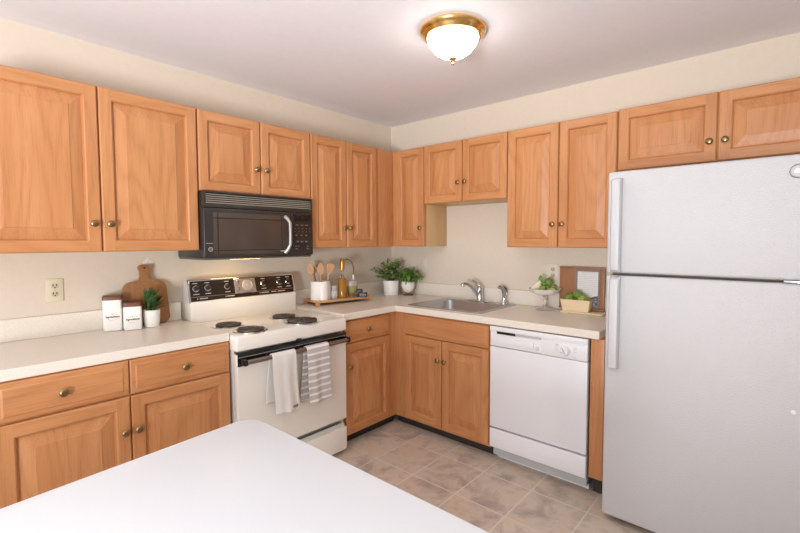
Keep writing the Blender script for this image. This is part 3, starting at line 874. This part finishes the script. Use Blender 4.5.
# local: board in x-z plane, thickness towards -y; lean back towards +y (the wall)
lean = math.atan2(.027, .345)
o = obj('board', bm, BOARDW, cb, rot=(-lean, 0, 0))
bm = bmesh.new(); lathe(bm, [(.005, .0005), (.005, .001)], 12, Matrix.Rotation(-lean, 4, 'X') @ face_y(0, -.018, bh+.076)); obj('hang_hole', bm, GAP, cb)

# leaves
def leaf(bm, p, d, n, L, W, fold=.25, droop=.2, mi=0):
    d = d.normalized(); s = d.cross(n).normalized(); n = s.cross(d).normalized()
    rows = []
    for t, wd in ((0, .12), (.3, .85), (.55, 1), (.8, .6), (1, .04)):
        c_ = p + d*(L*t) - Vector((0, 0, 1))*(droop*L*t*t)
        rows.append([bm.verts.new(c_ - s*W*wd*.5 + n*W*wd*fold), bm.verts.new(c_), bm.verts.new(c_ + s*W*wd*.5 + n*W*wd*fold)])
    for a, b in zip(rows, rows[1:]):
        for i in (0, 1):
            f = bm.faces.new((a[i], a[i+1], b[i+1], b[i])); f.material_index = mi
def rv(rn): return Vector((rn.gauss(0, 1), rn.gauss(0, 1), rn.gauss(0, 1))).normalized()

def pot_round(bm, prof, seg=36): lathe(bm, prof, seg); return bm

# small fern
fp = thing('potted_plant', 'small spiky fern in a white dimpled pot in front of the cutting board', 'plant', (.130, -2.126, CT+.0005), 0, 'potted plants')
bm = pot_round(bmesh.new(), [(.032, 0), (.036, .003), (.041, .05), (.0425, .094), (.0415, .097), (.039, .095), (.037, .084)])
obj('pot', bm, CERAMT, fp)
bm = bmesh.new(); lathe(bm, [(.0365, .082), (.02, .086), (.001, .087)], 20); obj('soil', bm, SOIL, fp)
bm = bmesh.new(); rn = random.Random(11)
for i in range(320):
    a = rn.uniform(0, 2*pi); el = rn.uniform(.3, 1.4); L = rn.uniform(.065, .115)
    d = Vector((cos(a)*cos(el), sin(a)*cos(el)-.25, sin(el)))
    p = Vector((rn.uniform(-.02, .02), rn.uniform(-.028, .012), 0.088+rn.uniform(0, .065)))
    if p.x+d.x*L < -.045 or (min(p.y, p.y+d.y*L) < -.030 and min(p.z, p.z+d.z*L-.3*L) < .160): continue
    leaf(bm, p, d, Vector((0, 0, 1)) if el < 1.2 else Vector((1, 0, 0)), L, rn.uniform(.013, .020), .2, rn.uniform(.05, .3))
obj('foliage', bm, FERN, fp, angle=180, recalc=False)

# ------------------------------------------------------------------ tray and what stands on it
TZ = .036
TR = radians(-9); TC = Vector((.172, -.797, 0))
def tw(lx_, ly_, z): v = Matrix.Rotation(TR, 3, 'Z') @ Vector((lx_, ly_, 0)); return (TC.x+v.x, TC.y+v.y, z)
tr = thing('wooden_tray', 'light wood riser tray with feet on the corner worktop beside the range', 'tray', (TC.x, TC.y, CT+.0005), TR+pi/2)
# local x along world +y
TL, TW = .245, .108
bm = bmesh.new(); box(bm, (-TL, -TW, .021), (TL, TW, TZ), .003); obj('tray_top', bm, TRAYW, tr)
for x in (-TL+.012, TL-.012):
    for y in (-TW+.018, TW-.018):
        bm = bmesh.new(); box(bm, (x-.012, y-.018, 0), (x+.012, y+.018, .0208), .002); obj('foot', bm, TRAYW, tr)
Z0 = CT+TZ+.001

cx_, cy_, cz_ = tw(.018, -.168, Z0)
cr = thing('utensil_crock', 'white ceramic crock holding wooden spoons on the tray', 'crock', (cx_, cy_, cz_), radians(30))
bm = bmesh.new()
R = lambda d, z, r_=.045: [(x, y, z) for x, y in rrect(-.068+d, .068-d, -.068+d, .068-d, r_-d*.5, 8)]
loft(bm, [R(.003, 0), R(.0, .004), R(0, .138), R(.002, .141), R(.006, .141), R(.008, .138), R(.008, .012)])
obj('crock_body', bm, CERAM, cr)
V = Vector
view_r = V((.74, .67, 0))          # picture-right at this spot, along the two walls' diagonal
def spoon(label, base, topv, hw, hl, wide, seed, fork=False):
    b, t = V(base), V(topv)
    sp = thing('wooden_spoon', label, 'spoon', tuple(b), 0, 'wooden spoons in the crock')
    d = (t-b); L = d.length; dn = d.normalized()
    bm = bmesh.new(); tube(bm, [V((0, 0, 0)), dn*(L*.5), dn*(L-hl*.8)], [.0055, .006, .0065], 10); obj('handle', bm, SPOONW, sp)
    # head: flattened ellipsoid facing the camera
    bm = bmesh.new(); n = V((.8, -.6, 0)); s = dn.cross(n).normalized(); n = s.cross(dn).normalized()
    rings = []; c0 = dn*(L-hl)
    for i in range(13):
        u = i/12; wd = hw*(sin(pi*min(1, .12+u*.88))**.6 if not wide else (.25+.75*sin(min(1, u*1.25)*pi/2))*(1 if u < .8 else math.sqrt(max(.02, 1-((u-.8)/.2)**2))))
        cc = c0+dn*(hl*u); th = .0045
        rings.append([cc+s*(wd*cos(a))+n*(th*sin(a)-.004*cos(a)**2*-1) for a in (2*pi*k_/16 for k_ in range(16))])
    loft(bm, rings); obj('spoon_bowl', bm, SPOONW, sp)
    return sp
cc_ = V((cx_, cy_, cz_+.016))
def off(r_, f, z): return cc_ + view_r*r_ + V((.8, -.6, 0))*f + V((0, 0, z))
spoon('leftmost wooden spoon in the crock, leaning left', off(-.028, .02, 0), off(-.084, .02, .266), .026, .085, False, 1)
spoon('thin wooden spoon leaning left just right of the leftmost spoon', off(-.016, -.03, 0), off(-.058, -.035, .240), .018, .07, False, 2)
spoon('upright wooden spoon in the middle of the crock', off(.004, .022, 0), off(.002, .012, .266), .026, .09, False, 3)
spoon('wide flat wooden spatula spoon leaning right in the crock', off(.026, -.012, 0), off(.084, -.02, .258), .030, .085, True, 4)

jx, jy, jz = tw(.02, -.056, Z0)
jr = thing('glass_jar', 'small clear jar with pale label between crock and amber bottle', 'jar', (jx, jy, jz))
bm = bmesh.new(); lathe(bm, [(.028, 0), (.032, .004), (.032, .066), (.027, .076), (.026, .084)], 24); jb = obj('jar_body', bm, mat('frosted_jar', (214, 212, 210), .25, **{'Transmission Weight': .4}), jr)
bm = bmesh.new(); lathe(bm, [(.0275, .0845), (.028, .087), (.028, .096), (.026, .098)], 24); obj('lid', bm, GREYPL, jr)
bm = bmesh.new(); lathe(bm, [(.0324, .02), (.0326, .021), (.0326, .058), (.0324, .059)], 24, cap0=False, cap1=False); obj('label_band', bm, PALEINK, jb)

ax, ay, az = tw(.036, .012, Z0)
ab = thing('oil_bottle', 'tall amber glass bottle with a gold stopper on the tray', 'bottle', (ax, ay, az))
bm = bmesh.new(); lathe(bm, [(.030, 0), (.034, .004), (.034, .140), (.030, .148), (.022, .156)], 28); obj('bottle_body', bm, AMBER, ab)
bm = bmesh.new(); lathe(bm, [(.0215, .1565), (.013, .170), (.011, .198), (.013, .208)], 20); obj('neck', bm, GLASS, ab)
bm = bmesh.new(); lathe(bm, [(.010, .2085), (.016, .214), (.0185, .236), (.0185, .278), (.015, .298), (.008, .306), (.001, .308)], 24); obj('stopper', bm, GOLD, ab)

gx, gy, gz = tw(-.02, .130, Z0)
gj = thing('oil_cruet', 'squat olive glass cruet with a thin curved brass spout', 'cruet', (gx, gy, gz))
bm = bmesh.new(); lathe(bm, [(.026, 0), (.028, .012), (.036, .020), (.050, .034), (.053, .060), (.053, .084)], 28); obj('cruet_body', bm, OLIVE, gj)
bm = bmesh.new(); lathe(bm, [(.0525, .0845), (.053, .088), (.049, .122), (.020, .134)], 28); obj('cruet_cap', bm, mat('clear_cap', (226, 220, 208), .15, **{'Transmission Weight': .5}), gj)
bm = bmesh.new(); tube(bm, [(.014, .012, .130), (.014, .012, .172)], .0075, 12); obj('pour_neck', bm, CERAM, gj)
bm = bmesh.new(); A = V((.014, .012, .171)); tube(bm, [A]+bez(A+V((0, 0, .01)), A+V((.012, .012, .10)), A+V((-.03, -.025, .155)), A+V((-.075, -.066, .105)), 16), .0042, 8); obj('spout', bm, COPPER, gj)

bx_, by_, bz_ = tw(.062, .176, Z0)
bk = thing('black_box', 'small black two-block ornament with pale lettering on the tray', 'ornament', (bx_, by_, bz_), radians(42))
bm = bmesh.new(); box(bm, (-.040, -.022, 0), (.008, .022, .058), .003); obj('tall_block', bm, BLACKM, bk)
bm = bmesh.new(); loft(bm, [[(x, y, z) for x, y in rrect(-.022, .048, -.05, -.0225, .010, 4)] for z in (0, .034)]); lo_ = obj('low_block', bm, BLACKM, bk)
bm = bmesh.new()
for x, zz, l_ in ((-.012, .020, .010), (-.008, .012, .006), (.004, .018, .003), (.010, .020, .008), (.012, .011, .008), (.024, .016, .004), (.030, .020, .008), (.030, .010, .008)): box(bm, (x, -.0508, zz), (x+l_, -.0498, zz+.004))
obj('lettering', bm, PALEINK, lo_)

# ------------------------------------------------------------------ corner plants
def bush(bm, rn, n, c, rx, rz_, L, W, stems, wallx, wally, zmin, mi=0):
    for i in range(n):
        d = rv(rn); rr = rn.uniform(.25, 1)**.6
        p = V((c[0]+d.x*rx*rr, c[1]+d.y*rx*.75*rr, c[2]+d.z*rz_*rr))
        if p.x < wallx or p.y > wally or p.z < zmin: continue
        dir_ = (p-V((c[0], c[1], c[2]-rz_*1.2))).normalized()+rv(rn)*.7
        q = p+dir_.normalized()*L
        if q.x < wallx or q.y > wally: continue
        leaf(bm, p, dir_, rv(rn)*.6+V((0, 0, 1)), L*rn.uniform(.7, 1.15), W*rn.uniform(.7, 1.1), .15, .25)
MID = V((.258, -.166, 0)); MN = V((.133, .077, 0)).normalized()
def beyond(o, p, sgn): return ((o.location+p-MID).dot(MN))*sgn > .012
pl = thing('potted_plant', 'bushy small-leaved plant in a white cylinder pot at the worktop corner', 'plant', (.185, -.205, CT+.0005), 0, 'potted plants')
bm = pot_round(bmesh.new(), [(.060, 0), (.064, .004), (.072, .128), (.072, .132), (.068, .132), (.066, .118)]); obj('pot', bm, CERAM, pl)
bm = bmesh.new(); lathe(bm, [(.066, .114), (.03, .120), (.001, .121)], 24); obj('soil', bm, SOIL, pl)
rn = random.Random(5)
bm = bmesh.new(); stems = bmesh.new()
tips = []
for i in range(44):
    a = rn.uniform(0, 2*pi); el = rn.uniform(.35, 1.45); L = rn.uniform(.10, .19)
    e = V((cos(a)*cos(el)*1.1, sin(a)*cos(el)*1.1, sin(el)))*L+V((0, 0, .12))
    if e.x < -.135 or e.y > .16: continue
    tube(stems, bez((rn.uniform(-.03, .03), rn.uniform(-.03, .03), .118), (0, 0, .16), e*.7+V((0, 0, .05)), e, 6), .0016, 5); tips.append(e)
obj('stems', stems, STEM, pl)
for e in tips:
    for t in (.45, .6, .72, .82, .92, 1.0):
        c0 = V((e.x*t*t, e.y*t*t, .12+(e.z-.12)*t))
        for k_ in range(3):
            d = rv(rn); d.z = abs(d.z)*.5; d += V((e.x, e.y, .05)).normalized()*.4
            L = rn.uniform(.027, .046)
            if c0.x+d.x*L < -.155 or beyond(pl, c0+d*L, 1): continue
            leaf(bm, c0, d, V((0, 0, 1))+rv(rn)*.5, L, L*.55, .15, .3)
obj('foliage', bm, LEAF, pl, angle=180, recalc=False)

p2 = thing('potted_plant', 'trailing leafy plant in a rounded white pot on a wire stand beside the sink', 'plant', (.318, -.128, CT+.0005), 0, 'potted plants')
bm = pot_round(bmesh.new(), [(.012, .022), (.030, .030), (.050, .058), (.060, .088), (.061, .108), (.056, .124), (.052, .124), (.050, .112)], 36); obj('pot', bm, CERAM, p2)
bm = bmesh.new(); lathe(bm, [(.050, .108), (.02, .114), (.001, .115)], 20); obj('soil', bm, SOIL, p2)
bm = bmesh.new(); circ = [(.044*cos(2*pi*i/24), .044*sin(2*pi*i/24), .004) for i in range(25)]; tube(bm, circ, .0035, 6, caps=False)
circ = [(.026*cos(2*pi*i/24), .026*sin(2*pi*i/24), .022) for i in range(25)]; tube(bm, circ, .003, 6, caps=False)
for a in (.6, 2.3, 3.7): tube(bm, [(.026*cos(a), .026*sin(a), .022), (.040*cos(a), .040*sin(a), .006), (.060*cos(a), .060*sin(a), .040), (.072*cos(a), .072*sin(a), .085)], .0026, 6)
obj('wire_stand', bm, COPPER, p2)
bm = bmesh.new(); stems = bmesh.new(); rn = random.Random(21); tips = []
for i in range(34):
    a = rn.uniform(0, 2*pi); el = rn.uniform(.35, 1.4); L = rn.uniform(.07, .135)
    e = V((cos(a)*cos(el)*1.05, sin(a)*cos(el)*.7, sin(el)*.85))*L+V((.015, 0, .13))
    if e.y > .085: continue
    tube(stems, bez((rn.uniform(-.02, .02), rn.uniform(-.02, .02), .11), (0, 0, .15), e*.7+V((0, 0, .05)), e, 6), .0016, 5); tips.append(e)
tips.append(V((.145, -.02, .185))); tube(stems, bez((0, 0, .11), (.03, 0, .16), (.09, -.01, .16), tips[-1], 6), .0016, 5)
obj('stems', stems, STEM, p2)
for e in tips:
    for t in (.5, .7, .85, 1.0):
        c0 = V((e.x*t*t, e.y*t*t, .115+(e.z-.115)*t))
        for k_ in range(3):
            d = rv(rn); d.z = d.z*.5; d += V((e.x, e.y, .0)).normalized()*.5
            L = rn.uniform(.034, .054)
            if c0.y+d.y*L > .10 or beyond(p2, c0+d*L, -1): continue
            leaf(bm, c0, d, V((0, 0, 1))+rv(rn)*.5, L, L*.6, .12, .35)
obj('foliage', bm, LEAFB, p2, angle=180, recalc=False)

# ------------------------------------------------------------------ pedestal dish, crate, framed print
pdx, pdy = 1.572, -.122
pd_ = thing('pedestal_dish', 'milky glass pedestal dish holding limes near the sink', 'dish', (pdx, pdy, CT+.0005))
bm = bmesh.new(); lathe(bm, [(.062, 0), (.064, .003), (.050, .008), (.022, .016), (.011, .028), (.009, .040), (.015, .050), (.016, .058), (.010, .066), (.009, .078), (.014, .088), (.024, .094)], 32); bmesh.ops.scale(bm, vec=(1, 1, 1.07), verts=bm.verts[:]); obj('glass_foot', bm, PRESSED, pd_)
bm = bmesh.new(); seg = 48; rings = []
for r_, z, s in ((.02, .0945, 0), (.058, .099, 0), (.090, .112, .03), (.106, .136, .045), (.110, .1385, .045), (.104, .1375, .045), (.088, .122, .03), (.056, .110, 0), (.01, .107, 0)):
    rings.append([(r_*(1+s*cos(10*2*pi*i/seg))*cos(2*pi*i/seg), r_*(1+s*cos(10*2*pi*i/seg))*sin(2*pi*i/seg), z+(.03*s*cos(10*2*pi*i/seg))) for i in range(seg)])
loft(bm, rings); bmesh.ops.scale(bm, vec=(1, 1, 1.07), verts=bm.verts[:]); obj('bowl', bm, MILK, pd_)

def lime(label, loc, r_, rot, m=LIME, group='limes', name='lime'):
    o = thing(name, label, 'lime', loc, 0, group); o.rotation_euler = rot
    bm = bmesh.new(); lathe(bm, [(.001, -r_*1.12), (r_*.12, -r_*1.1), (r_*.2, -r_*1.0)]+[(r_*cos(a), r_*1.02*sin(a)) for a in (radians(x) for x in range(-70, 75, 14))]+[(r_*.2, r_*1.02), (r_*.1, r_*1.08), (.001, r_*1.1)], 24)
    obj('fruit', bm, m, o, angle=80)
    bm = bmesh.new(); lathe(bm, [(.0035, r_*1.085), (.003, r_*1.13), (.001, r_*1.14)], 8); obj('stem_end', bm, STEM, o)
    return o
RT = V((.756, .654, 0)); TO = V((.654, -.756, 0))   # picture-right and towards the camera, as floor directions
def at(base, r_, f, z): p = V(base)+RT*r_+TO*f; return (p.x, p.y, z)
PB = (pdx, pdy, 0); DZ = CT+.117
lime('top lime of the pedestal dish, resting on the others', at(PB, .026, -.006, DZ+.074), .030, (1.2, .3, .6), LIMED)
lime('dark lime at the front left of the pedestal dish', at(PB, -.024, .028, DZ+.030), .027, (1.4, .2, 2.3), LIMED)
lime('right lime in the pedestal dish below the top one', at(PB, .060, -.020, DZ+.028), .0265, (1.0, .9, .2), LIME)
hv = thing('lime_wedge', 'pale cut lime half lying cut face up at the front of the pedestal dish', 'lime', at(PB, .034, .045, DZ+.024), 0)
hv.rotation_euler = (.5, .35, 0)
bm = bmesh.new(); lathe(bm, [(.026*cos(a), .026*sin(a)*.85) for a in (radians(x) for x in range(-88, 1, 11))], 24); obj('rind', bm, LIME, hv, angle=80)
bm = bmesh.new(); lathe(bm, [(.0255, .0003), (.024, .0008), (.001, .0009)], 24); obj('cut_face', bm, LIMECUT, hv)
sg = thing('mint_sprig', 'upright green leaf sprig standing in the pedestal dish', 'leaves', at(PB, -.018, 0, DZ+.04), 0)
bm = bmesh.new(); tube(bm, [(.0, 0, -.015), (-.002, -.002, .03), (-.006, -.006, .052)], .0018, 6); obj('stem', bm, STEM, sg)
bm = bmesh.new(); leaf(bm, V((-.006, -.006, .030)), V((-.12, -.1, 1)), V(TO), .056, .036, .08, 0)
for a in range(7): leaf(bm, V((0, 0, .008+.003*a)), RT*cos(a*.95)+TO*.5*sin(a*1.9)+V((0, 0, .35)), V((0, 0, 1))+TO*.6, .03, .022, .1, .2)
obj('leaves', bm, MINT, sg, angle=180, recalc=False)
ch = thing('cream_wedge', 'pale cream wedge leaning at the left side of the pedestal dish', 'food', at(PB, -.062, -.006, DZ+.012), radians(41))
bm = bmesh.new(); prism(bm, [(-.040, .004), (-.030, .030), (-.004, .058), (.024, .076), (.034, .062), (.036, .024), (.026, .0), (-.022, -.004)], -.014, .014, M_=Matrix.Rotation(pi/2, 4, 'X'), bev=.004); obj('wedge', bm, CREAM, ch)

bm = bmesh.new(); box(bm, (0, 0, 0), (.272, .128, .012), .003)
o = obj('thin_board', bm, VENEER, None, (1.695, -.164, CT+.0005)); tag(o, 'thin pale board lying under the lime basket and the framed print', 'board')
FT = CT+.0125
# framed print on a brown board
fb = thing('framed_print', 'brown wooden board with a grey-bordered printed sheet leaning beside the refrigerator', 'framed print', (1.640, -.042, FT+.001), 0)
fb.rotation_euler = (-radians(1.4), 0, 0)
FWd, FHt = .302, .288
bm = bmesh.new(); box(bm, (0, 0, 0), (FWd, .014, FHt), .002); obj('backing_board', bm, FRAMEW, fb)
bm = bmesh.new()
for lo, hi in (((.0, -.008, 0), (FWd, -.0005, .012)), ((0, -.008, FHt-.012), (FWd, -.0005, FHt)), ((FWd-.030, -.008, .0125), (FWd, -.0005, FHt-.0125))): box(bm, lo, hi, .002)
obj('frame_rail', bm, FRAMEW, fb)
px0, px1, pz0_, pz1_ = .112, .270, .018, .270
bm = bmesh.new(); slab(bm, [px0, px0+.013, px1-.010, px1], [pz0_, pz0_+.012, pz1_-.012, pz1_], lambda i, j: not (i == 1 and j == 1), 0, .003); bmesh.ops.transform(bm, matrix=face_y(0, -.0005, 0), verts=bm.verts[:])
obj('grey_border', bm, MATGREY, fb)
bm = bmesh.new(); box(bm, (px0+.0131, -.0022, pz0_+.0121), (px1-.0101, -.0004, pz1_-.0121)); pp = obj('sheet', bm, PAPER, fb)
bm = bmesh.new(); rnd = random.Random(2)
for i in range(15):
    zz = .250-i*.0125; xx = px0+.022+(.02 if i == 0 else 0)
    while xx < px1-.026:
        l_ = rnd.uniform(.004, .013); box(bm, (xx, -.0027, zz), (min(xx+l_, px1-.022), -.0020, zz+(.0035 if i == 0 else .0018))); xx += l_+.0035
    if i in (3, 9): continue
obj('printed_lines', bm, mat('faint_text', (186, 180, 178), .7), pp)
bm = bmesh.new(); prism(bm, [(px1-.0105, .031), (px1-.0105, .098)]+[(px1-.0105-.070*sin(a), .031+.067*cos(a)) for a in (radians(8*i) for i in range(1, 12))], .0022, .0030, M_=face_y(0, 0, 0)); ov = obj('dark_round_print', bm, OVALG, pp)
bm = bmesh.new()
for x, zz, l_ in ((.222, .070, .012), (.240, .074, .010), (.216, .056, .010), (.232, .058, .014), (.214, .042, .012), (.232, .044, .010), (.247, .058, .008), (.206, .036, .04)): box(bm, (x, -.0037, zz), (x+l_, -.0029, zz+.006))
obj('pale_print', bm, PALEINK, ov)

cbx = thing('wooden_crate', 'small pale wooden veneer basket of limes in front of the framed print', 'basket', (1.788, -.110, FT+.0005), radians(4))
bm = bmesh.new()
def RR(wx, wy, z, r_=.006): return [(x, y, z) for x, y in rrect(-wx/2, wx/2, -wy/2, wy/2, r_, 3)]
loft(bm, [RR(.166, .080, 0), RR(.192, .104, .078), RR(.187, .099, .078), RR(.161, .075, .006)], cap0=True, cap1=True)
obj('basket_body', bm, VENEER, cbx, angle=20)
def cat_(x, y): return (1.788+x*cos(.07)-y*sin(.07), -.110+x*sin(.07)+y*cos(.07))
for lab, x, y, z, r_, rot, m in (('left lime in the wooden basket', -.046, -.014, .083, .032, (1.3, .4, .3), LIMED), ('middle lime at the back of the wooden basket, highest of its limes', -.001, .020, .107, .031, (1.5, .2, 1.1), LIMED),
                                 ('large yellowish lime at the right of the wooden basket', .040, -.014, .082, .032, (1.4, 1.0, .5), LIME), ('pale lime at the right end of the wooden basket, partly sunk', .062, .026, .076, .021, (.4, 1.3, .2), LIME)):
    X, Y = cat_(x, y); lime(lab, (X, Y, FT+z), r_, rot, m)
